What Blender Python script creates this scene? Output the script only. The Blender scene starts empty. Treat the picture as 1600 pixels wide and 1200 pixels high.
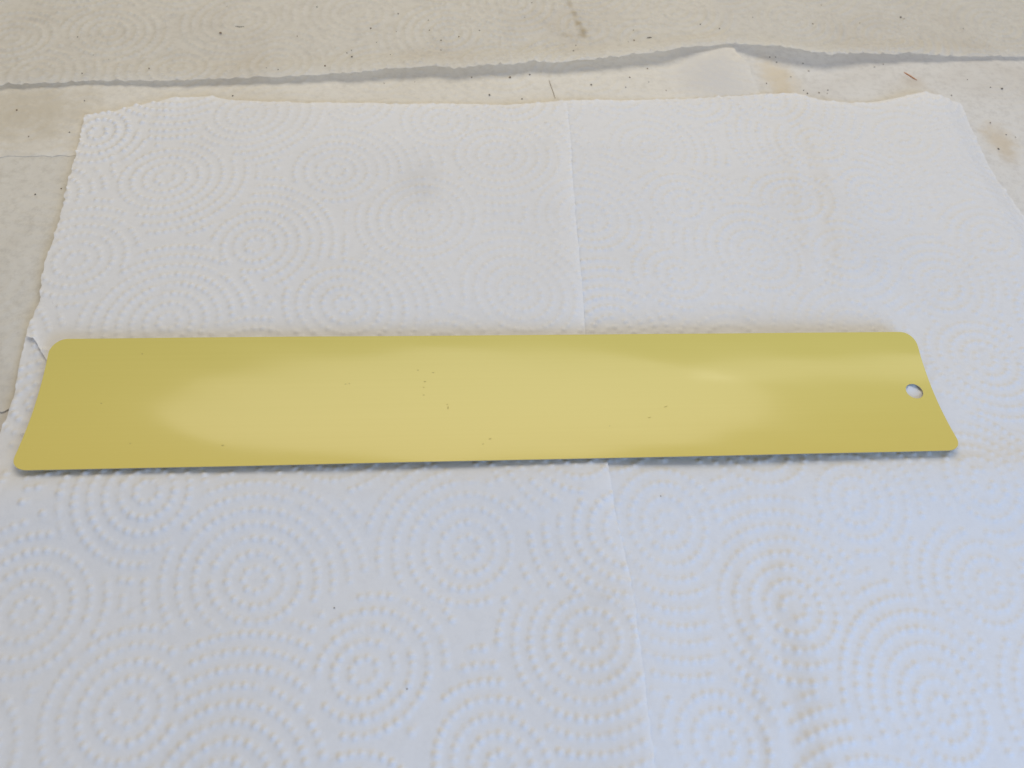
import bpy, bmesh, math, random
import numpy as np
from mathutils import Matrix, Vector

# ------------------------------------------------------------------ camera, light, exposure
scene = bpy.context.scene
MM = 0.001
Z0 = 4.0                      # mm: level of the clean towels above the table top

def make_camera():
    pitch, roll = 0.98313, 0.11508          # 56.3 degrees down, 6.6 degrees of roll
    cam = bpy.data.cameras.new('camera')
    ob = bpy.data.objects.new('camera', cam)
    scene.collection.objects.link(ob)
    s, c = math.sin(pitch), math.cos(pitch)
    sr, cr = math.sin(roll), math.cos(roll)
    right, up, fwd = Vector((1, 0, 0)), Vector((0, s, c)), Vector((0, c, -s))
    r2 = right * cr + up * sr
    u2 = up * cr - right * sr
    m = Matrix((r2, u2, -fwd)).transposed().to_4x4()
    m.translation = Vector((0, 0, (260 + Z0) * MM))
    ob.matrix_world = m
    cam.sensor_width = 36.0
    cam.lens = 1232.0 / 1600.0 * 36.0
    cam.clip_start, cam.clip_end = 0.01, 50.0
    cam.dof.use_dof = True
    cam.dof.focus_distance = 0.335
    cam.dof.aperture_fstop = 14.0
    scene.camera = ob

make_camera()
world = bpy.data.worlds.new('World')
scene.world = world
world.use_nodes = True
bg = world.node_tree.nodes['Background']
bg.inputs[0].default_value = (1.0, 0.93, 0.83, 1)
bg.inputs[1].default_value = 0.405

def area_light(name, loc, target, sx, sy, power, color, shape='RECTANGLE', roll=0.0, xaxis=None):
    li = bpy.data.lights.new(name, 'AREA')
    li.shape, li.size, li.size_y = shape, sx, sy
    li.energy, li.color = power, color
    ob = bpy.data.objects.new(name, li)
    scene.collection.objects.link(ob)
    d = Vector(target) - Vector(loc)
    q = d.to_track_quat('-Z', 'Y')
    ob.matrix_world = Matrix.Translation(loc) @ q.to_matrix().to_4x4() @ Matrix.Rotation(roll, 4, 'Z')
    if xaxis is not None:
        z = -d.normalized()
        x = Vector(xaxis); x = (x - z * x.dot(z)).normalized()
        m = Matrix((x, z.cross(x), z)).transposed().to_4x4()
        m.translation = Vector(loc)
        ob.matrix_world = m
    return ob

# soft warm daylight from beyond the table, cooler window light from the near right
area_light('far_window_light', (-0.06, 0.68, 0.75), (0.0, 0.18, 0.0), 0.94, 0.64, 4.2, (1.0, 0.925, 0.78), 'ELLIPSE', math.radians(4))
area_light('added_strip_light', (0.50, 0.585, 0.785), (0.10, 0.20, 0.0), 0.40, 0.11, 0.38, (1.0, 0.925, 0.78), xaxis=(0.33, 0.01, -0.09))  # added strip lamp, gives the slat its narrow bright reflection
area_light('near_window_light', (0.44, -0.38, 0.35), (0.05, 0.08, 0.0), 0.42, 0.30, 4.3, (0.24, 0.50, 1.0))

scene.view_settings.view_transform = 'Standard'
scene.view_settings.look = 'None'
scene.view_settings.exposure = 0.0
scene.view_settings.gamma = 1.0
scene.view_settings.use_curve_mapping = False
scene.render.engine = 'CYCLES'

# ------------------------------------------------------------------ measurements of the place (mm on the table; x to the right, y away)
BACK_EDGE = [(-268.8, 314.5, 1.67), (-251.5, 318.8, 1.67), (-231.6, 324.7, 1.26), (-194.8, 331.9, 2.47), (-148.6, 342.1, 2.93), (-111.0, 351.6, 3.11),
 (-102.9, 353.2, 4.19), (-69.3, 363.1, 5.19), (-19.7, 375.4, 5.19), (-10.4, 379.5, 5.19), (4.0, 381.1, 5.19), (31.4, 389.5, 5.77),
 (63.0, 400.2, 6.27), (74.1, 407.6, 5.19), (89.4, 416.2, 3.11), (104.5, 422.4, 2.6), (121.2, 418.1, 6.27), (128.0, 417.2, 7.36), (153.4, 415.7, 6.78),
 (181.1, 423.7, 4.19), (204.5, 430.3, 3.68), (216.0, 430.9, 3.11), (232.5, 434.5, 1.58), (260.8, 442.1, 1.01), (276.5, 444.5, 1.01)]
BAND_RIGHT = [(101.9, 425.0, 3), (104.5, 419.3, 3), (110.4, 406.3, 3.5), (114.8, 389.4, 2.5), (118.4, 376.7, 2), (122.9, 357.3, 1)]
BAND_FRONT = [(-264.1, 263.7), (-248.3, 268.2), (-232.2, 272.3), (-219.7, 274.9)]
C_FRONT = [(-197.4, 135.5), (-188.6, 137.2), (-186.6, 138.7), (-182.0, 138.7)]
UL_LEFT = [(-221.1, 300.6), (-216.2, 283.9), (-211.1, 255.9), (-204.6, 234.4), (-200.5, 210.2), (-194.9, 186.5), (-191.6, 169.0)]
UL_FRONT = [(-191.6, 169.0), (-188.2, 167.6), (-184.2, 163.5), (-179.5, 158.9)]
UL_BACK = [(-221.1, 300.6), (-208.7, 305.8), (-203.2, 309.7), (-199.4, 312.4), (-183.9, 320.3), (-166.6, 324.5), (-154.9, 323.1), (-137.8, 325.7),
 (-119.0, 328.1), (-93.9, 332.7), (-68.3, 336.3), (-36.2, 342.7), (-16.6, 345.8), (11.3, 351.9)]
SEAM = [(11.3, 352.3), (13.8, 332.1), (17.4, 294.7), (22.3, 253.1), (28.0, 202.7), (33.2, 171.5), (37.9, 143.4), (41.5, 122.9), (45.7, 106.9), (48.1, 97.5),
 (49.8, 82.3), (52.2, 68.1), (53.9, 54.7), (55.6, 40.3)]
LL_LEFT = [(-192.0, 165.3), (-188.5, 152.9), (-184.8, 140.3), (-183.5, 130.7), (-182.2, 120.1)]
R_BACK = [(11.4, 352.5), (36.6, 358.2), (67.3, 366.5), (95.1, 373.8), (116.4, 379.9), (134.1, 382.1), (147.8, 379.6), (165.6, 381.7), (191.1, 387.5),
 (206.4, 393.7), (227.2, 391.3)]
R_RIGHT = [(227.2, 391.3), (229.8, 369.0), (231.7, 343.8), (240.4, 307.8)]
RIDGE = [(134.3, 386.3), (141.2, 355.1), (146.3, 316.7), (147.0, 265.0), (143.0, 226.6), (126.5, 184.5), (112.8, 142.5), (104.3, 106.6), (107.9, 84.8),
 (110.4, 64.7), (111.1, 46.1)]
RINGS = [(-35.7, 58.4), (-77.0, 83.4), (-103.6, 39.5), (-146.0, 64.7), (-121.2, 108.6), (-8.6, 102.5), (35.1, 76.3), (10.2, 35.5), (61.1, 120.3),
 (130.6, 137.6), (104.0, 94.7), (175.8, 112.5), (150.1, 67.1), (77.6, 49.5), (-168.3, 263.3), (-209.8, 288.6), (-145.0, 314.1), (-93.4, 281.2),
 (-117.3, 229.1), (-187.8, 209.8), (-140.0, 183.4), (-72.6, 202.5), (-19.9, 304.8), (-1.2, 219.9), (55.1, 325.4), (67.9, 242.2), (26.9, 270.0),
 (141.4, 342.4), (145.5, 264.7), (188.6, 355.7), (217.5, 286.3), (-49.3, 258.1), (-50.4, 326.1)]
OLD_RINGS = [(-235.8, 368.8), (-172.4, 393.6), (-189.9, 344.7), (-280.9, 354.1), (-255.7, 326.9), (-225.4, 308.3), (-251.7, 296.2), (-110.4, 412.4),
 (198.1, 448.3), (269.7, 475.8), (141.9, 456.9), (-58.2, 404.0), (250.1, 427.0)]
CRUMBS = {'back': [(-178.9, 379.3, 2), (-249.5, 361.2, 1), (-234.7, 331.2, 1), (-203.8, 340.8, 1.3), (-183.1, 405.1, 0.7), (-100.9, 399.7, 1.6),
          (-88.5, 416.7, 1.3), (-70.9, 413.9, 1), (-68.7, 404.3, 1.1), (-61.0, 396.0, 1.2), (-51.7, 401.5, 1.3), (-41.2, 409.7, 1.1),
          (-105.3, 370.8, 1.6), (-108.9, 374.8, 1), (-107.0, 377.5, 0.9), (-117.0, 359.0, 1.5), (-139.8, 351.3, 1), (-146.2, 352.3, 0.8),
          (-138.4, 384.9, 1.1), (-134.3, 413.8, 1.3), (-59.7, 387.2, 0.9), (-85.8, 377.5, 0.8), (-95.3, 387.4, 0.7), (-86.4, 398.9, 0.7),
          (-14.2, 442.4, 1), (46.5, 416.5, 1.5), (55.3, 420.7, 1.2), (85.5, 440.8, 1.3), (46.0, 426.5, 1), (43.2, 414.0, 0.7), (-17.0, 427.3, 0.8),
          (13.8, 405.8, 1), (12.7, 398.9, 1.1), (153.4, 455.1, 1.4), (209.2, 473.0, 2), (211.4, 472.1, 1), (96.7, 439.1, 1.3), (117.4, 455.2, 0.9),
          (161.1, 476.4, 1), (246.3, 467.6, 1), (182.3, 460.9, 0.9), (-236.0, 347.9, 0.7), (-226.9, 345.8, 0.6)],
 'band': [(-20.0, 371.3, 2), (-29.2, 354.7, 1.5), (-40.3, 367.5, 1.2), (-9.7, 375.5, 1.3), (-12.0, 354.6, 1.2), (44.5, 382.3, 1.3),
          (23.8, 372.2, 1.5), (54.3, 392.2, 1.2), (42.5, 372.9, 1), (55.0, 380.3, 0.8), (64.4, 374.7, 0.9), (-157.7, 329.4, 1.2),
          (-255.2, 300.5, 1.4), (-225.0, 289.5, 1), (-227.0, 313.1, 0.9), (-242.2, 283.6, 1), (-84.8, 353.6, 0.8), (-69.4, 358.1, 0.7)],
 'clean': [(-49.4, 77.0, 1), (58.3, 130.2, 0.8), (-21.6, 54.6, 1)],
 'left': [(-223.2, 247.0, 1.2), (-213.5, 252.4, 1)],
 'right': [(128.6, 414.5, 1.2), (143.8, 416.1, 1.2), (146.3, 409.4, 1.2), (143.2, 388.5, 1.3), (149.8, 390.3, 1.3), (141.4, 391.0, 1),
           (155.2, 393.6, 1), (154.5, 390.6, 0.9), (135.4, 402.0, 1), (121.0, 393.5, 1), (125.0, 418.6, 1.2), (128.3, 419.3, 1), (190.3, 388.7, 1.7),
           (256.4, 412.3, 1.7), (242.0, 379.9, 1.2), (241.3, 358.7, 1.5), (225.0, 400.2, 1.1), (213.4, 394.0, 1), (237.8, 417.1, 0.9),
           (202.8, 394.9, 0.9), (185.1, 419.8, 1.1), (249.9, 412.3, 0.9), (190.8, 423.3, 1), (248.6, 371.4, 1), (253.5, 370.2, 0.8)]}
MARKS = [(-22.4, -3.6, 1.6, 0.6, 80), (-22.7, -2.1, 0.8, 0.5, 60), (-31.2, 8.5, 1.4, 0.5, 10), (-28.0, 12.4, 1.2, 0.5, 5), (-34.0, 13.6, 0.8, 0.6, 0),
 (-31.7, 2.4, 1, 0.4, 0), (-31.7, 5.9, 0.8, 0.4, 0), (-6.9, -18.4, 1.4, 0.6, 20), (-9.7, -20.8, 1, 0.4, 20), (62.4, -4.6, 2.2, 0.45, 25),
 (55.2, -9.6, 1.6, 0.35, 15), (-151.0, 0.8, 0.9, 0.7, 0), (-139.7, 22.0, 0.6, 0.8, 70), (-136.6, -17.4, 0.7, 0.6, 0), (-103.9, -19.0, 1.2, 0.8, 10),
 (39.1, -13.2, 0.6, 0.5, 0), (-61.7, 7.8, 1, 0.5, 0), (-60.3, 8.0, 0.7, 0.5, 0)]
HOLE = (166.6, 0.9)
HAIR = [[(0.9, 373.0), (2.3, 368.2), (4.1, 361.9), (5.4, 357.3)], [(201.6, 417.5), (204.1, 415.0), (207.7, 410.9)],
 [(-173.4, 387.7), (-171.2, 387.5), (-168.6, 388.3)], [(53.8, 420.1), (55.3, 421.0), (56.8, 421.3)]]
STAIN_BACK = [(7.9, 445.6), (11.1, 436.3), (13.8, 427.1), (17.1, 420.1), (17.6, 415.8), (8.2, 414.5)]
GREY_PATCH = [(-54.4, 280.7), (96.5, 221.6), (133.0, 409.3)]
# ------------------------------------------------------------------ helpers
rng = np.random.default_rng(7)
random.seed(7)
COL = scene.collection

def tag(o, label=None, cat=None, group=None, kind=None):
    if label: o['label'] = label
    if cat: o['category'] = cat
    if group: o['group'] = group
    if kind: o['kind'] = kind
    return o

def smooth(t):
    t = np.clip(t, 0, 1)
    return t * t * (3 - 2 * t)

def resample(pts, n, tear=0.0, seed=0):
    p = np.array([q[:2] for q in pts], float)
    # arc length with a little Catmull-Rom rounding
    d = np.r_[0, np.cumsum(np.hypot(*np.diff(p, axis=0).T))]
    t = np.linspace(0, d[-1], n)
    q = np.stack([np.interp(t, d, p[:, 0]), np.interp(t, d, p[:, 1])], 1)
    if tear > 0:
        r = np.random.default_rng(seed)
        tang = np.gradient(q, axis=0)
        tang /= np.linalg.norm(tang, axis=1)[:, None] + 1e-9
        nrm = np.stack([-tang[:, 1], tang[:, 0]], 1)
        off = np.zeros(n)
        for wl, a in ((14, .9), (5, .6), (2.0, .45), (1.0, .3)):
            k = max(3, int(d[-1] / wl))
            off += a * np.interp(np.linspace(0, k - 1, n), np.arange(k), r.normal(0, 1, k))
        off *= tear * smooth(np.minimum(t, d[-1] - t) / 3.0)
        q = q + nrm * off[:, None]
    return q

def line_value(pts, x):
    """third value of a polyline of (x, y, value), by x"""
    p = np.array(pts, float)
    return np.interp(x, p[:, 0], p[:, 2])

def wave(x, y):
    """the gentle unevenness every layer shares"""
    r = np.random.default_rng(3)
    z = np.zeros_like(x)
    for wl, a in ((210, .45), (150, .35), (110, .25), (80, .16), (60, .10), (45, .06)):
        for _ in range(2):
            th, ph = r.uniform(0, 6.28), r.uniform(0, 6.28)
            z += a * .5 * np.sin(6.283 / wl * (x * math.cos(th) + y * math.sin(th)) + ph)
    return z

def fill_rings(seed_pts, x0, x1, y0, y1, dmin, r):
    pts = [tuple(p) for p in seed_pts]
    for _ in range(4000):
        p = (r.uniform(x0 - 30, x1 + 30), r.uniform(y0 - 30, y1 + 30))
        if min((p[0] - q[0]) ** 2 + (p[1] - q[1]) ** 2 for q in pts) > dmin * dmin:
            pts.append(p)
    return np.array(pts)

class Emboss:
    """raster (mm) of the pressed pattern: rings of raised dots round many centres"""
    def __init__(self, seed_pts, x0, x1, y0, y1, seed, step=0.3):
        r = np.random.default_rng(seed)
        c = fill_rings(seed_pts, x0, x1, y0, y1, 39.0, r)
        w = r.uniform(-4.0, 4.0, len(c))
        th0 = r.uniform(0, 6.283, len(c))
        def reach(j, px, py):
            ddx, ddy = px - c[j][0], py - c[j][1]
            d = np.hypot(ddx, ddy)
            f = 1 + .42 * np.cos(np.arctan2(ddy, ddx) - th0[j]) * smooth((d - 6) / 12)
            return d * f + w[j]
        self.x0, self.y0, self.step = x0 - 4, y0 - 4, step
        nx, ny = int((x1 - x0 + 8) / step), int((y1 - y0 + 8) / step)
        m = np.zeros((ny, nx), np.float32)
        K = int(2.4 / step)
        ax = np.arange(-K, K + 1)
        for i, (cx, cy) in enumerate(c):
            near = [j for j in range(len(c)) if j != i and math.hypot(c[j][0] - cx, c[j][1] - cy) < 110]
            ecc, eth = r.uniform(.93, 1.07), r.uniform(0, 3.14)
            for k in range(11):
                rad = 4.2 + 5.15 * k
                n = max(7, int(round(6.283 * rad / 3.25)))
                ph = r.uniform(0, 6.28)
                a = ph + np.arange(n) * 6.283 / n + r.normal(0, .12 / rad, n)
                ux, uy = rad * np.cos(a) * ecc, rad * np.sin(a) / ecc
                dx = cx + ux * math.cos(eth) - uy * math.sin(eth)
                dy = cy + ux * math.sin(eth) + uy * math.cos(eth)
                own = reach(i, dx, dy)
                ok = np.ones(n, bool)
                for j in near:
                    ok &= reach(j, dx, dy) - own > 1.9
                amid = a + 3.1416 / n
                mx, my = rad * np.cos(amid) * ecc, rad * np.sin(amid) / ecc
                mx, my = cx + mx * math.cos(eth) - my * math.sin(eth), cy + mx * math.sin(eth) + my * math.cos(eth)
                dots = [(x, y, 1.0) for x, y in zip(dx[ok], dy[ok]) if r.random() > .03]
                dots += [(x, y, .34) for x, y in zip(mx[ok], my[ok])]
                for x, y, top in dots:
                    gx, gy = (x - self.x0) / step, (y - self.y0) / step
                    ix, iy = int(gx), int(gy)
                    if ix < K or iy < K or ix >= nx - K - 1 or iy >= ny - K - 1: continue
                    qx, qy = (ax - (gx - ix)) * step, (ax - (gy - iy)) * step
                    rr = np.hypot(qx[None, :], qy[:, None])
                    h = top * r.uniform(.65, 1.2) * np.exp(-(rr / r.uniform(1.02, 1.28)) ** 2.5)
                    s = m[iy - K:iy + K + 1, ix - K:ix + K + 1]
                    np.maximum(s, h, out=s)
        self.m = m
    def __call__(self, x, y):
        gx = np.clip((x - self.x0) / self.step, 0, self.m.shape[1] - 1.01)
        gy = np.clip((y - self.y0) / self.step, 0, self.m.shape[0] - 1.01)
        ix, iy = gx.astype(int), gy.astype(int)
        fx, fy = gx - ix, gy - iy
        m = self.m
        return (m[iy, ix] * (1 - fx) * (1 - fy) + m[iy, ix + 1] * fx * (1 - fy)
                + m[iy + 1, ix] * (1 - fx) * fy + m[iy + 1, ix + 1] * fx * fy)

def mesh_from_arrays(name, co, quads, smooth_shade=True):
    me = bpy.data.meshes.new(name)
    me.vertices.add(len(co))
    me.vertices.foreach_set('co', np.ascontiguousarray(co, np.float32).ravel())
    q = np.ascontiguousarray(quads, np.int32)
    me.loops.add(q.size)
    me.loops.foreach_set('vertex_index', q.ravel())
    me.polygons.add(len(q))
    me.polygons.foreach_set('loop_start', np.arange(0, q.size, 4, dtype=np.int32))
    me.polygons.foreach_set('use_smooth', np.full(len(q), smooth_shade))
    me.update(calc_edges=True)
    me.validate()
    return me

SHEETS = {}

def sheet(key, name, front, back, left, right, res, layer, mat, emboss, amp, extra=None, tears=(0, 0, 0, 0), seed=1, droop=.4, front_droop=1.0):
    """one paper towel as a relief sheet with a torn outline; layer = height (mm) relative to the clean towels"""
    lu = max(np.hypot(*np.diff(np.array([p[:2] for p in e], float), axis=0).T).sum() for e in (front, back))
    lv = max(np.hypot(*np.diff(np.array([p[:2] for p in e], float), axis=0).T).sum() for e in (left, right))
    n, m = int(lu / res) + 2, int(lv / res) + 2
    F, B = resample(front, n, tears[0], seed), resample(back, n, tears[1], seed + 1)
    Lf, Rt = resample(left, m, tears[2], seed + 2), resample(right, m, tears[3], seed + 3)   # front -> back
    c00, c10, c01, c11 = (F[0] + Lf[0]) / 2, (F[-1] + Rt[0]) / 2, (B[0] + Lf[-1]) / 2, (B[-1] + Rt[-1]) / 2
    u, v = np.linspace(0, 1, n)[None, :, None], np.linspace(0, 1, m)[:, None, None]
    P = ((1 - v) * F[None] + v * B[None] + (1 - u) * Lf[:, None] + u * Rt[:, None]
         - ((1 - u) * (1 - v) * c00 + u * (1 - v) * c10 + (1 - u) * v * c01 + u * v * c11))
    X, Y = P[..., 0], P[..., 1]
    U, V = np.broadcast_to(u[..., 0], X.shape), np.broadcast_to(v[..., 0], X.shape)
    r = np.random.default_rng(seed)
    mod = .82 + .25 * np.sin(X / 37 + r.uniform(0, 6)) * np.sin(Y / 43 + r.uniform(0, 6))
    Z = layer + wave(X, Y) + emboss(X, Y) * amp * mod
    if extra is not None:
        Z = Z + extra(X, Y, U, V, U * lu, V * lv, lu, lv)
    Du, Dv = U * lu, V * lv
    side_d = np.minimum(np.minimum(Du, lu - Du), lv - Dv)
    Z = Z - droop * np.maximum(np.exp(-side_d / 2.5), front_droop * np.exp(-Dv / 2.5))
    Z = Z + Z0
    ctr = np.array([X.mean(), Y.mean(), 0.0])
    co = np.stack([X, Y, Z], -1).reshape(-1, 3) - ctr
    idx = np.arange(n * m).reshape(m, n)
    quads = np.stack([idx[:-1, :-1], idx[:-1, 1:], idx[1:, 1:], idx[1:, :-1]], -1).reshape(-1, 4)
    loop = np.r_[idx[0, :-1], idx[:-1, -1], idx[-1, :0:-1], idx[:0:-1, 0]]
    k = len(loop)
    top, low = co[loop], co[loop] - np.array([0, 0, .16])
    b = len(co)
    j = np.arange(k); jn = (j + 1) % k
    skirt = np.stack([b + j, b + k + j, b + k + jn, b + jn], -1)
    me = mesh_from_arrays(name, np.r_[co, top, low] * MM, np.r_[quads, skirt])
    ob = bpy.data.objects.new(name, me)
    ob.location = Vector(ctr) * MM
    me.materials.append(mat)
    COL.objects.link(ob)
    SHEETS[key] = (X.ravel(), Y.ravel(), Z.ravel(), ob)
    return ob

def height_on(key, x, y):
    X, Y, Z, _ = SHEETS[key]
    return float(Z[np.argmin((X - x) ** 2 + (Y - y) ** 2)])

# ------------------------------------------------------------------ materials
def new_mat(name):
    m = bpy.data.materials.new(name)
    m.use_nodes = True
    nt = m.node_tree
    return m, nt, nt.nodes['Principled BSDF']

def paper(name, base, dirty, mottle, fibre, spots=(), lo=.45, hi=.75, thru=.22):
    """tissue paper; spots = (x, y, radius, squash, colour, amount) in mm on the table: stains, grey patches and painted edge shade"""
    m, nt, b = new_mat(name)
    N, L = nt.nodes, nt.links
    geo = N.new('ShaderNodeNewGeometry')
    def noise(scale, detail, rough=.55, dist=0.0):
        t = N.new('ShaderNodeTexNoise')
        t.inputs['Scale'].default_value = scale
        t.inputs['Detail'].default_value = detail
        t.inputs['Roughness'].default_value = rough
        t.inputs['Distortion'].default_value = dist
        L.new(geo.outputs['Position'], t.inputs['Vector'])
        return t
    def rng_map(sock, a, c, d0, d1):
        mr = N.new('ShaderNodeMapRange')
        mr.interpolation_type = 'SMOOTHSTEP'
        for k, val in zip(('From Min', 'From Max', 'To Min', 'To Max'), (a, c, d0, d1)):
            mr.inputs[k].default_value = val
        L.new(sock, mr.inputs['Value'])
        return mr.outputs[0]
    def mix(fac, a, bcol):
        mx = N.new('ShaderNodeMix'); mx.data_type = 'RGBA'
        if isinstance(fac, float): mx.inputs[0].default_value = fac
        else: L.new(fac, mx.inputs[0])
        for s, val in ((mx.inputs[6], a), (mx.inputs[7], bcol)):
            if isinstance(val, tuple): s.default_value = (*val, 1)
            else: L.new(val, s)
        return mx.outputs[2]
    big = noise(11, 4, .55, .4)
    fine = noise(260, 5, .7)
    col = mix(rng_map(big.outputs['Fac'], lo, hi, 0.0, mottle), tuple(base), tuple(dirty))
    col = mix(rng_map(fine.outputs['Fac'], .42, .72, 0.0, fibre), col, tuple(x * .72 for x in dirty))
    wob = noise(120, 4, .6)
    for (x, y, rad, squash, ang, colour, amount) in spots:
        sub = N.new('ShaderNodeVectorMath'); sub.operation = 'SUBTRACT'
        L.new(geo.outputs['Position'], sub.inputs[0]); sub.inputs[1].default_value = (x * MM, y * MM, 0)
        mp = N.new('ShaderNodeMapping'); mp.vector_type = 'TEXTURE'
        mp.inputs['Rotation'].default_value = (0, 0, math.radians(ang))
        mp.inputs['Scale'].default_value = (rad * MM, rad * squash * MM, 10)
        L.new(sub.outputs[0], mp.inputs['Vector'])
        ln = N.new('ShaderNodeVectorMath'); ln.operation = 'LENGTH'
        L.new(mp.outputs[0], ln.inputs[0])
        wa = N.new('ShaderNodeMath'); wa.operation = 'MULTIPLY_ADD'
        L.new(wob.outputs['Fac'], wa.inputs[0]); wa.inputs[1].default_value = 1.1
        L.new(ln.outputs['Value'], wa.inputs[2])
        col = mix(rng_map(wa.outputs[0], 0.6, 1.6, amount, 0.0), col, tuple(colour))
    L.new(col, b.inputs['Base Color'])
    b.inputs['Roughness'].default_value = .95
    b.inputs['Specular IOR Level'].default_value = .15
    b.inputs['Sheen Weight'].default_value = .12
    f2 = noise(900, 4, .7)
    bp = N.new('ShaderNodeBump')
    bp.inputs['Strength'].default_value = .55
    bp.inputs['Distance'].default_value = .00016
    add = N.new('ShaderNodeMath'); add.operation = 'ADD'
    L.new(f2.outputs['Fac'], add.inputs[0]); L.new(fine.outputs['Fac'], add.inputs[1])
    L.new(add.outputs[0], bp.inputs['Height'])
    L.new(bp.outputs[0], b.inputs['Normal'])
    # thin tissue lets some light through
    tr = N.new('ShaderNodeBsdfTranslucent')
    L.new(col, tr.inputs['Color'])
    ms = N.new('ShaderNodeMixShader'); ms.inputs[0].default_value = thru
    L.new(b.outputs[0], ms.inputs[1]); L.new(tr.outputs[0], ms.inputs[2])
    L.new(ms.outputs[0], N['Material Output'].inputs['Surface'])
    return m

CLEAN = (.82, .815, .81)
brown, grey, yel = (.50, .40, .22), (.55, .54, .53), (.62, .52, .33)
mat_clean = paper('clean_tissue', CLEAN, (.77, .76, .745), .5, .12,
                  [(GREY_PATCH[0][0], GREY_PATCH[0][1], 17, 1.15, 0, grey, .22), (GREY_PATCH[0][0] + 4, GREY_PATCH[0][1] - 8, 9, 1.2, 0, grey, .08)])  # soft grey patch, darker than the tissue round it
mat_clean2 = paper('creased_clean_tissue', CLEAN, (.77, .76, .745), .5, .12,
                   [(GREY_PATCH[1][0], GREY_PATCH[1][1], 8, 1.0, 0, grey, .10)])
sb = STAIN_BACK
mat_back = paper('dusty_tissue', (.87, .85, .80), (.80, .76, .69), .8, .25,
                 [(sb[0][0], sb[0][1], 5, .5, 110, brown, .35), (sb[1][0], sb[1][1], 5.5, .45, 110, brown, .4),
                  (sb[2][0], sb[2][1], 6, .5, 110, brown, .5), (sb[3][0], sb[3][1], 5, .7, 110, brown, .55),
                  (sb[4][0], sb[4][1], 4, .8, 0, brown, .45), (sb[5][0], sb[5][1], 4.5, .7, 0, brown, .22)], thru=.56)
mat_band = paper('beige_stained_tissue', (.82, .785, .71), (.75, .70, .60), .8, .28,
                 [(92, 392, 34, 1.3, 20, (.72, .70, .67), .95), (-250, 300, 48, .8, 20, (.60, .535, .41), .7)])
mat_cream = paper('cream_tissue', (.75, .72, .65), (.62, .57, .48), .9, .32)
mat_low = paper('off_white_tissue', (.72, .69, .64), (.63, .59, .52), .7, .25)
mat_speck = paper('speckled_tissue', (.80, .78, .74), (.70, .66, .60), .9, .32,
                  [(128, 400, 15, 1.9, 15, (.74, .62, .42), .6), (244, 365, 12, 1.9, 10, (.68, .56, .38), .6),  # long warm patches: shade beside the overlapping towel edges, painted into the colour
                   (206, 410, 10, .8, 0, (.58, .48, .36), .4), (262, 320, 12, 1.8, 20, (.68, .55, .36), .6)])

def gold_material():
    m, nt, b = new_mat('gold_lacquer')
    N, L = nt.nodes, nt.links
    tc = N.new('ShaderNodeTexCoord')
    mp = N.new('ShaderNodeMapping'); mp.inputs['Scale'].default_value = (6, 900, 1)
    L.new(tc.outputs['Object'], mp.inputs['Vector'])
    n = N.new('ShaderNodeTexNoise'); n.inputs['Scale'].default_value = 1.0; n.inputs['Detail'].default_value = 3
    L.new(mp.outputs[0], n.inputs['Vector'])
    mx = N.new('ShaderNodeMix'); mx.data_type = 'RGBA'
    mx.inputs[6].default_value = (.610, .505, .112, 1); mx.inputs[7].default_value = (.635, .528, .125, 1)
    L.new(n.outputs['Fac'], mx.inputs[0]); L.new(mx.outputs[2], b.inputs['Base Color'])
    b.inputs['Metallic'].default_value = 0.0
    b.inputs['Specular IOR Level'].default_value = .35
    b.inputs['Roughness'].default_value = .38
    b.inputs['Coat Weight'].default_value = .5
    wn = N.new('ShaderNodeTexNoise'); wn.inputs['Scale'].default_value = 22; wn.inputs['Detail'].default_value = 5
    mp2 = N.new('ShaderNodeMapping'); mp2.inputs['Scale'].default_value = (.5, 1.6, 1)
    L.new(tc.outputs['Object'], mp2.inputs['Vector']); L.new(mp2.outputs[0], wn.inputs['Vector'])
    mr = N.new('ShaderNodeMapRange')
    for k, val in zip(('From Min', 'From Max', 'To Min', 'To Max'), (.35, .7, .09, .2)): mr.inputs[k].default_value = val
    L.new(wn.outputs['Fac'], mr.inputs['Value']); L.new(mr.outputs[0], b.inputs['Coat Roughness'])
    b.inputs['Coat IOR'].default_value = 1.58
    return m

def plain(name, col, rough=.6, metal=0.0):
    m, nt, b = new_mat(name)
    N, L = nt.nodes, nt.links
    n = N.new('ShaderNodeTexNoise'); n.inputs['Scale'].default_value = 400
    mx = N.new('ShaderNodeMix'); mx.data_type = 'RGBA'
    mx.inputs[6].default_value = (*[c * .8 for c in col], 1); mx.inputs[7].default_value = (*col, 1)
    L.new(n.outputs['Fac'], mx.inputs[0]); L.new(mx.outputs[2], b.inputs['Base Color'])
    b.inputs['Roughness'].default_value = rough; b.inputs['Metallic'].default_value = metal
    return m

mat_gold = gold_material()
mat_rim = plain('bare_aluminium', (.5, .46, .36), .4, .6)
mat_table = plain('table_laminate', (.45, .42, .38), .5)
mat_crumb = plain('dark_dirt', (.10, .085, .07), .9)
mat_crumb2 = plain('brown_dirt', (.22, .16, .10), .9)
mat_mark = plain('scuffed_lacquer', (.50, .41, .11), .7)
mat_orange = plain('orange_fibre', (.55, .22, .07), .8)

# ------------------------------------------------------------------ the table
def box_mesh(name, sx, sy, sz, bev):
    bm = bmesh.new()
    bmesh.ops.create_cube(bm, size=1.0)
    bmesh.ops.scale(bm, vec=(sx, sy, sz), verts=bm.verts)
    bmesh.ops.bevel(bm, geom=list(bm.edges), offset=bev, segments=2, affect='EDGES')
    me = bpy.data.meshes.new(name); bm.to_mesh(me); bm.free()
    return me

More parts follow.
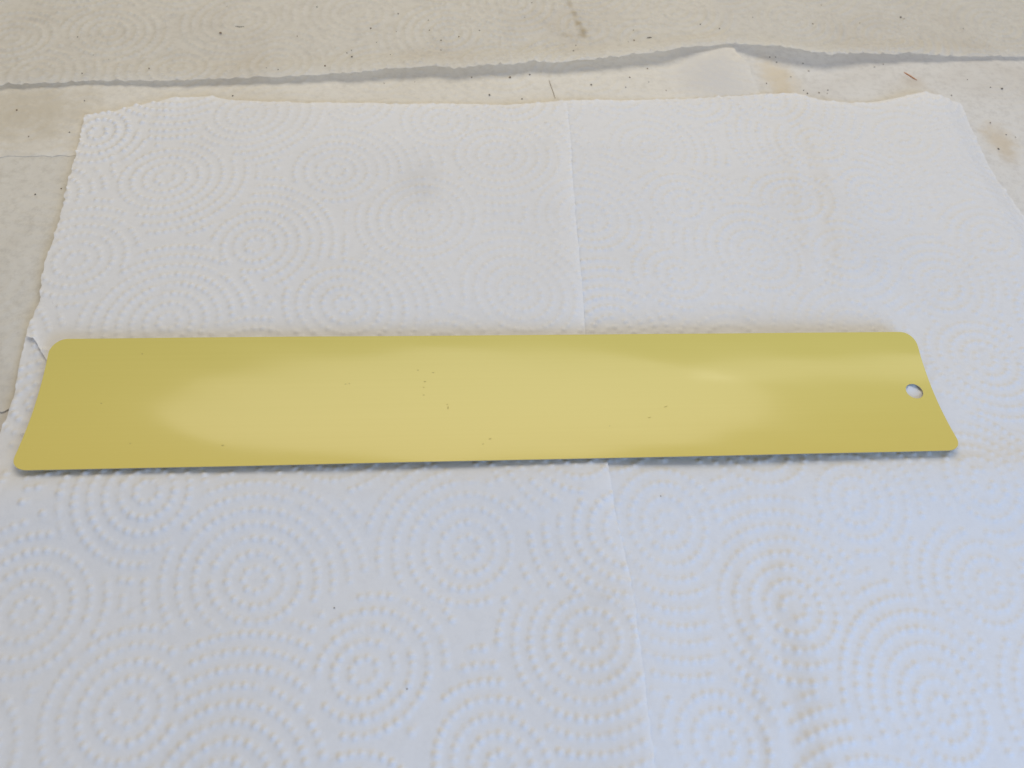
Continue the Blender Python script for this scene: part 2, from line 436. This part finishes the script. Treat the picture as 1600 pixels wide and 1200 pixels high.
tb = bpy.data.objects.new('table_top', box_mesh('table_top', 1.10, 1.00, .03, .004))
tb.location = (0, .24, -.0155)
tb.data.materials.append(mat_table)
COL.objects.link(tb)
tag(tb, kind='structure')

# ------------------------------------------------------------------ paper towels, lowest first
G = 'paper towels spread under the slat'
emb_old = Emboss(OLD_RINGS, -420, 420, -60, 640, 21, .45)
emb_clean_l = Emboss([p for p in RINGS if p[0] < 60], -240, 70, -70, 360, 5)
emb_clean_r = Emboss([p for p in RINGS if p[0] > 5], 0, 290, -70, 400, 6)

def put_towels():
    def lip(X, Y):
        # the paper swells a little along the slat's lifted long edge
        v = -(X + 1.7) * math.sin(.15376) + (Y - 164.5) * math.cos(.15376)
        return (3.8 + .6 * smooth((-95 - X) / 50)) * np.exp(-(np.abs(v + 36) / np.where(v < -36, 20, 12)) ** 2)
    def hump(Y):
        return np.interp(Y, [-60, 90, 125, 200, 235, 360], [4.2, 3.6, .9, .6, 1.5, 1.2])
    # lowest sheet
    o = sheet('low', 'paper_towel', [(-330, -60), (300, -60)], [(-345, 235), (290, 290)], [(-330, -60), (-345, 235)],
              [(300, -60), (290, 290)], 2.2, -3.2, mat_low, emb_old, .25, None, (.5, .5, .5, .5), 11)
    tag(o, 'off-white paper towel lying lowest, almost hidden under the other towels', 'paper towel', G)
    # cream sheet beside the clean ones
    fr = [(-335, 118)] + list(C_FRONT) + [(-100, 150)]
    o = sheet('left', 'paper_towel', fr, [(-345, 296), (-120, 330)], [(-335, 118), (-345, 296)], [(-100, 150), (-120, 330)],
              .95, -2.6, mat_cream, emb_old, .3,
              lambda X, Y, U, V, du, dv, lu, lv: .5 * np.exp(-dv / 3.0) * smooth((X + 200) / 10), (.6, .4, .5, .5), 31)
    tag(o, 'cream soiled paper towel beside the torn corner of the clean towel', 'paper towel', G)
    # speckled sheet
    o = sheet('right', 'paper_towel', [(70, 120), (420, 190)], [(50, 470), (420, 540)], [(70, 120), (50, 470)], [(420, 190), (420, 540)],
              1.1, -2.6, mat_speck, emb_old, .25, None, (.5, .5, .5, .5), 41)
    tag(o, 'dirt-speckled paper towel with an orange fibre, under the edge of the creased towel', 'paper towel', G)
    # beige sheet
    br = list(BAND_RIGHT)[::-1]
    frn = [(-345, 243)] + list(BAND_FRONT) + [(-150, 288), (0, 318), (122.9, 340)]
    rt = [(122.9, 340, 0)] + [(x, y, l) for (x, y, _), l in zip(br, (0, .5, 1.6, 2.6, 1.6, .8))] + [(96, 455, 0), (80, 570, 0)]
    def ex(X, Y, U, V, du, dv, lu, lv):
        p = np.array(rt, float)
        lift = np.interp(Y, p[:, 1], p[:, 2])
        d = (1 - U) * lu
        return lift * (1 - smooth(d / 45)) * .95
    o = sheet('band', 'paper_towel', frn, [(-360, 505), (80, 570)], [(-345, 243), (-360, 505)], rt,
              .85, -2.0, mat_band, emb_old, .45, ex, (.5, .4, .4, .35), 51)
    tag(o, 'beige stained paper towel between the lifted torn edge and the clean towels', 'paper towel', G)
    # dusty sheet with the lifted torn edge
    be = [(-420, 268, 2)] + list(BACK_EDGE) + [(420, 482, 1)]
    def ex(X, Y, U, V, du, dv, lu, lv):
        return line_value(be, X) * (1 - smooth(dv / 30)) ** 1.3
    o = sheet('back', 'paper_towel', be, [(-440, 540), (420, 660)], [(-420, 268), (-440, 540)], [(420, 482), (420, 660)],
              .8, -1.4, mat_back, emb_old, 1.1, ex, (.65, .3, .3, .3), 61, .4, 0.0)
    tag(o, 'dusty grey-white paper towel with a lifted torn edge and a brown streak', 'paper towel', G)
    # clean creased sheet
    ridge = np.array(RIDGE)
    sm = list(SEAM)[::-1]
    lf = [(44, -50)] + [(x - 9, y) for x, y in sm]
    rr = [(272, -30), (266, 60), (258, 180), (248, 260)] + list(R_RIGHT)[::-1]
    rb = [(lf[-1][0], 351.0)] + list(R_BACK)[1:]
    def ex(X, Y, U, V, du, dv, lu, lv):
        rx = np.interp(Y, ridge[::-1, 1], ridge[::-1, 0])
        d = X - rx
        hgt = np.interp(Y, [-60, 40, 90, 125, 150, 230, 265, 330, 360, 390], [3.6, 3.4, 2.8, 1.2, .3, .3, 2.4, 3.0, 2.4, 1.0])
        side = hgt * np.where(d < 0, np.exp(-(d / 9.0) ** 2), np.exp(-(d / 26.0) ** 2))
        side += .35 * hgt * np.exp(-((d + 17) / 4.5) ** 2)
        dr = (1 - U) * lu
        roll = 3.2 * smooth(dr / 15) * (1 - smooth((dr - 20) / 40)) * smooth((Y - 200) / 80)
        bb = (1 - V) * lv
        edge = .8 * np.exp(-bb / 5) * (.5 + .5 * np.sin(X / 17))
        v0 = -(X + 1.7) * math.sin(.15376) + (Y - 164.5) * math.cos(.15376)
        u0 = (X + 1.7) * math.cos(.15376) + (Y - 164.5) * math.sin(.15376)
        under = 1.25 * np.exp(-((u0 - 162) / 34) ** 2 - (v0 / 24) ** 2)
        return under + side + roll + edge + lip(X, Y) + hump(Y) * np.exp(-(np.abs(du - 9) / np.where(du < 9, 18, 24)) ** 1.3)
    o = sheet('clean_r', 'paper_towel', [(44, -50), (272, -30)], rb, lf, rr, .6, -.9, mat_clean2, emb_clean_r, .66, ex, (.4, .35, .2, .4), 71)
    tag(o, 'clean white paper towel with a long crease, under the holed end of the slat', 'paper towel', G)
    # clean sheet in front of the slat
    ll = [(-160, -55), (-168, 30), (-176, 85)] + list(LL_LEFT)[:0:-1] + [(-191, 163), (-193.5, 173)]
    sea = [(58, -35)] + [p for p in sm if p[1] < 158] + [(34.5, 163)]
    def ex(X, Y, U, V, du, dv, lu, lv):
        dr = (1 - U) * lu
        return lip(X, Y) + (hump(Y) + .2) * np.exp(-(dr / 22) ** 1.3)
    o = sheet('clean_front', 'paper_towel', [(-160, -55), (58, -35)], [(-193.5, 173), (-120, 172), (34.5, 163)], ll, sea, .5, 0.0, mat_clean,
              emb_clean_l, .66, ex, (.4, .5, .22, .2), 81)
    tag(o, 'clean white paper towel along the lifted long edge of the slat', 'paper towel', G)
    # clean sheet behind the slat
    ul = list(UL_LEFT)[::-1]
    sea = [(34.0, 166)] + [p for p in sm if p[1] > 168] 
    fr = list(UL_FRONT) + [(-165, 157), (-60, 160), (34, 166)]
    def ex(X, Y, U, V, du, dv, lu, lv):
        corner = np.exp(-(((X + 205) / 38) ** 2 + ((Y - 295) / 40) ** 2))
        df = dv
        curl = 1.1 * np.exp(-df / 4.0) * (1 - smooth((X + 186) / 12))
        bb = (1 - V) * lv
        fold = .9 * np.exp(-((X + 185 + (Y - 320) * .05) / 4.0) ** 2) * smooth((Y - 285) / 30)
        return hump(Y) * np.exp(-((1 - U) * lu / 24) ** 1.3) + emb_clean_l(X, Y) * .55 * corner + curl + fold * .6
    o = sheet('clean_back', 'paper_towel', fr, UL_BACK, ul, sea, .55, .7, mat_clean, emb_clean_l, .6, ex, (.3, .35, .45, .2), 91)
    tag(o, 'clean white paper towel with a torn corner touching the unpierced end of the slat', 'paper towel', G)

put_towels()

# ------------------------------------------------------------------ the gold slat
def make_slat():
    L, W, a = 349.0, 57.4, 0.2409
    R = (W / 2) / a
    rc, T = 6.5, .45                     # corner radius, thickness
    hx, hy, hr = HOLE[0], HOLE[1], 3.5
    half = 5.0                           # the hole sits in a 10 x 10 mm patch
    xs = np.unique(np.r_[np.linspace(-L / 2, -L / 2 + 12, 14), np.linspace(-L / 2 + 12, hx - half, 150),
                         np.linspace(hx - half, hx + half, 13), np.linspace(hx + half, L / 2, 5)].round(5))
    ca = np.linspace(0, math.pi / 2, 12)
    cor = W / 2 - rc + rc * np.sin(ca)
    ys = np.unique(np.r_[-cor, np.linspace(-(W / 2 - rc), hy - half, 18), np.linspace(hy - half, hy + half, 13),
                         np.linspace(hy + half, W / 2 - rc, 18), cor].round(5))
    r = np.random.default_rng(5)
    waves = [(r.uniform(90, 220), r.uniform(-.3, .3), r.uniform(0, 6.28), .055) for _ in range(3)] + \
            [(r.uniform(45, 80), r.uniform(-.8, .8), r.uniform(0, 6.28), .016) for _ in range(3)]
    def surf(x, y):
        """flat plan -> bent sheet (trough) with the slight unevenness of thin metal"""
        th = y / R
        yy, z = R * np.sin(th), R * (1 - np.cos(th))
        for wl, sl, ph, am in waves:
            z = z + am * np.sin(6.283 / wl * (x + sl * 4 * y) + ph)
        return np.stack([x, yy, z], -1)
    flat, quads = [], []
    ids = {}
    def vid(x, y):
        k = (round(float(x), 4), round(float(y), 4))
        if k not in ids:
            ids[k] = len(flat); flat.append(k)
        return ids[k]
    def end_x(x, y):
        ay = abs(y)
        if ay <= W / 2 - rc: lim = L / 2
        else: lim = L / 2 - rc + math.sqrt(max(0, rc * rc - (ay - (W / 2 - rc)) ** 2))
        if x > L / 2 - 12: return L / 2 - 12 + (x - (L / 2 - 12)) * (lim - (L / 2 - 12)) / 12
        if x < -(L / 2 - 12): return -(L / 2 - 12) + (x + L / 2 - 12) * (lim - (L / 2 - 12)) / 12
        return x
    e = 1e-4
    for i in range(len(xs) - 1):
        for j in range(len(ys) - 1):
            if xs[i] > hx - half - e and xs[i + 1] < hx + half + e and ys[j] > hy - half - e and ys[j + 1] < hy + half + e:
                continue
            quads.append([vid(end_x(x, y), y) for x, y in ((xs[i], ys[j]), (xs[i + 1], ys[j]), (xs[i + 1], ys[j + 1]), (xs[i], ys[j + 1]))])
    px = [x for x in xs if hx - half - e < x < hx + half + e]
    py = [y for y in ys if hy - half - e < y < hy + half + e]
    border = [(x, py[0]) for x in px[:-1]] + [(px[-1], y) for y in py[:-1]] + [(x, py[-1]) for x in px[:0:-1]] + [(px[0], y) for y in py[:0:-1]]
    rings = []
    for s in (0, .35, .7, 1.0):
        row = []
        for x, y in border:
            an = math.atan2(y - hy, x - hx)
            tx, ty = hx + hr * math.cos(an), hy + hr * math.sin(an)
            row.append(vid(end_x(x, y) * (1 - s) + tx * s if s < 1 else tx, y * (1 - s) + ty * s) if s > 0 else vid(end_x(x, y), y))
        rings.append(row)
    n = len(border)
    for a0, b0 in zip(rings[:-1], rings[1:]):
        for k in range(n):
            quads.append([a0[k], a0[(k + 1) % n], b0[(k + 1) % n], b0[k]])
    flat = np.array(flat)
    top = surf(flat[:, 0], flat[:, 1])
    low = top - np.array([0, 0, T])
    nv = len(top)
    q = np.array(quads)
    # open borders of the top -> rim quads with their own vertices
    cnt = {}
    for f in quads:
        for k in range(4):
            u, v = f[k], f[(k + 1) % 4]
            cnt[(u, v)] = 1
    rim = [(u, v) for (u, v) in cnt if (v, u) not in cnt]
    co = [top, low]
    rq, rc0 = [], []
    base = 2 * nv
    for u, v in rim:
        b = base + len(rc0)
        rc0 += [top[u], top[v], low[v], low[u]]
        rq.append([b + 1, b, b + 3, b + 2])
    ob = bpy.data.objects.new('metal_slat', None)
    ob.empty_display_size = .02
    def part(name, co, q, mat):
        me = mesh_from_arrays(name, co * MM, q)
        me.materials.append(mat)
        p = bpy.data.objects.new(name, me)
        p.parent = ob
        COL.objects.link(p)
        return p
    panel = part('panel', np.r_[top, low], np.r_[q, q[:, ::-1] + nv], mat_gold)
    rc0, rq = np.array(rc0), np.array(rq) - base
    inner = np.hypot(rc0[:, 0] - hx, rc0[:, 1] - hy).reshape(-1, 4).max(1) < hr + .6
    for name, sel in (('cut_edge', ~inner), ('hole_rim', inner)):
        part(name, rc0.reshape(-1, 4, 3)[sel].reshape(-1, 3), rq[:sel.sum()], mat_rim)
    yaw, cx, cy = 0.15376, -1.68, 164.46
    # let it down until it touches the highest bump of the paper below
    zc = -9e9
    c, s = math.cos(yaw), math.sin(yaw)
    for key in ('clean_r', 'clean_front', 'clean_back'):   # heights of the paper under it
        X, Y, Z, _ = SHEETS[key]
        u = (X - cx) * c + (Y - cy) * s; v = -(X - cx) * s + (Y - cy) * c
        ok = (abs(u) < L / 2) & (abs(v) < W / 2 - .6)
        zc = max(zc, (Z[ok] - (R - np.sqrt(R * R - v[ok] ** 2))).max())
    z = zc + T + .04
    ob.location = (cx * MM, cy * MM, z * MM)
    ob.rotation_euler = (0, 0, yaw)
    COL.objects.link(ob)
    tag(ob, 'long gold lacquered metal slat with rounded corners and one round hole', 'metal slat')
    # scuffs: small worn flakes in the lacquer, a hair proud of it
    for x, y, ln, wd, ang in MARKS:
        k = 10
        an = np.linspace(0, 6.283, k, endpoint=False)
        rr = r.uniform(.75, 1.15, k)
        lx, ly = np.cos(an) * ln * .42 * rr, np.sin(an) * wd * .42 * rr
        t = math.radians(ang)
        fx, fy = x + lx * math.cos(t) - ly * math.sin(t), y + lx * math.sin(t) + ly * math.cos(t)
        p = surf(fx, fy)
        ctr = surf(np.array(x), np.array(y))
        bm = bmesh.new()
        vt = [bm.verts.new(Vector((q0 - ctr) + np.array([0, 0, .05])) * MM) for q0 in p]
        vb = [bm.verts.new(Vector((q0 - ctr) + np.array([0, 0, -.05])) * MM) for q0 in p]
        bm.faces.new(vt)
        for i in range(k): bm.faces.new([vb[i], vb[(i + 1) % k], vt[(i + 1) % k], vt[i]])
        m2 = bpy.data.meshes.new('scuff'); bm.to_mesh(m2); bm.free()
        m2.materials.append(mat_mark)
        so = bpy.data.objects.new('scuff', m2)
        so.location = Vector(ctr) * MM
        so.parent = panel
        COL.objects.link(so)
    return ob

slat = make_slat()

# ------------------------------------------------------------------ crumbs and fibres
def crumb_mesh(i):
    r = random.Random(i)
    bm = bmesh.new()
    bmesh.ops.create_icosphere(bm, subdivisions=1, radius=.5)
    for v in bm.verts:
        v.co *= r.uniform(.7, 1.15)
        v.co.x *= 1.15; v.co.z *= .55
    me = bpy.data.meshes.new('crumb'); bm.to_mesh(me); bm.free()
    me.materials.append(mat_crumb if i % 3 else mat_crumb2)
    return me

crumbs = [crumb_mesh(i) for i in range(5)]
WHERE = {'back': ('tiny dark dirt crumb on the dusty towel with the lifted torn edge', 'crumbs on the dusty towel'),
         'band': ('tiny dark dirt crumb on the beige stained towel', 'crumbs on the beige towel'),
         'left': ('tiny dark dirt crumb on the cream soiled towel', 'crumbs on the cream towel'),
         'right': ('tiny dark dirt crumb on the speckled towel with the orange fibre', 'crumbs on the speckled towel'),
         'clean': ('tiny dark dirt crumb on a clean white towel', 'crumbs on the clean towels')}
def put_crumbs():
    k = 0
    for key, pts in CRUMBS.items():
        for x, y, d in pts:
            sk = key if key != 'clean' else ('clean_r' if x > 45 else 'clean_front')
            o = bpy.data.objects.new('crumb', crumbs[k % 5])
            s = d * (.72 if key != 'clean' else .5) * MM
            o.scale = (s, s, s)
            o.rotation_euler = (0, 0, k * 1.7)
            o.location = (x * MM, y * MM, (height_on(sk, x, y) + d * .18) * MM)
            COL.objects.link(o)
            tag(o, WHERE[key][0], 'crumb', WHERE[key][1])
            k += 1

put_crumbs()

def fibre(name, pts, key, rad, mat, label, cat):
    p = []
    for i in range(len(pts) - 1):
        for t in (0, .5):
            p.append((pts[i][0] * (1 - t) + pts[i + 1][0] * t, pts[i][1] * (1 - t) + pts[i + 1][1] * t))
    p.append(pts[-1])
    q = [Vector((x, y, height_on(key, x, y) + rad)) for x, y in p]
    base = q[0].copy()
    bm = bmesh.new()
    rows = []
    for i, c in enumerate(q):
        d = (q[min(i + 1, len(q) - 1)] - q[max(i - 1, 0)]).normalized()
        sd = d.cross(Vector((0, 0, 1))).normalized(); upv = sd.cross(d)
        f = 1.0 if 0 < i < len(q) - 1 else .35
        rows.append([bm.verts.new((c - base + (sd * math.cos(t) + upv * math.sin(t)) * rad * f) * MM) for t in np.linspace(0, 6.283, 6, endpoint=False)])
    for a, b in zip(rows[:-1], rows[1:]):
        for k in range(6): bm.faces.new([a[k], a[(k + 1) % 6], b[(k + 1) % 6], b[k]])
    bm.faces.new(rows[0][::-1]); bm.faces.new(rows[-1])
    me = bpy.data.meshes.new(name); bm.to_mesh(me); bm.free()
    me.materials.append(mat)
    o = bpy.data.objects.new(name, me)
    o.location = base * MM
    COL.objects.link(o)
    tag(o, label, cat)

fibre('hair', HAIR[0], 'band', .14, mat_crumb2, 'thin dark hair lying on the beige stained towel', 'hair')
fibre('orange_fibre', HAIR[1], 'right', .3, mat_orange, 'short orange fibre on the speckled towel', 'fibre')
fibre('hair', HAIR[2], 'back', .16, mat_crumb, 'short black hair on the dusty towel over embossed rings', 'hair')
fibre('hair', HAIR[3], 'back', .2, mat_crumb, 'short dark bristle on the dusty towel near its brown streak', 'hair')
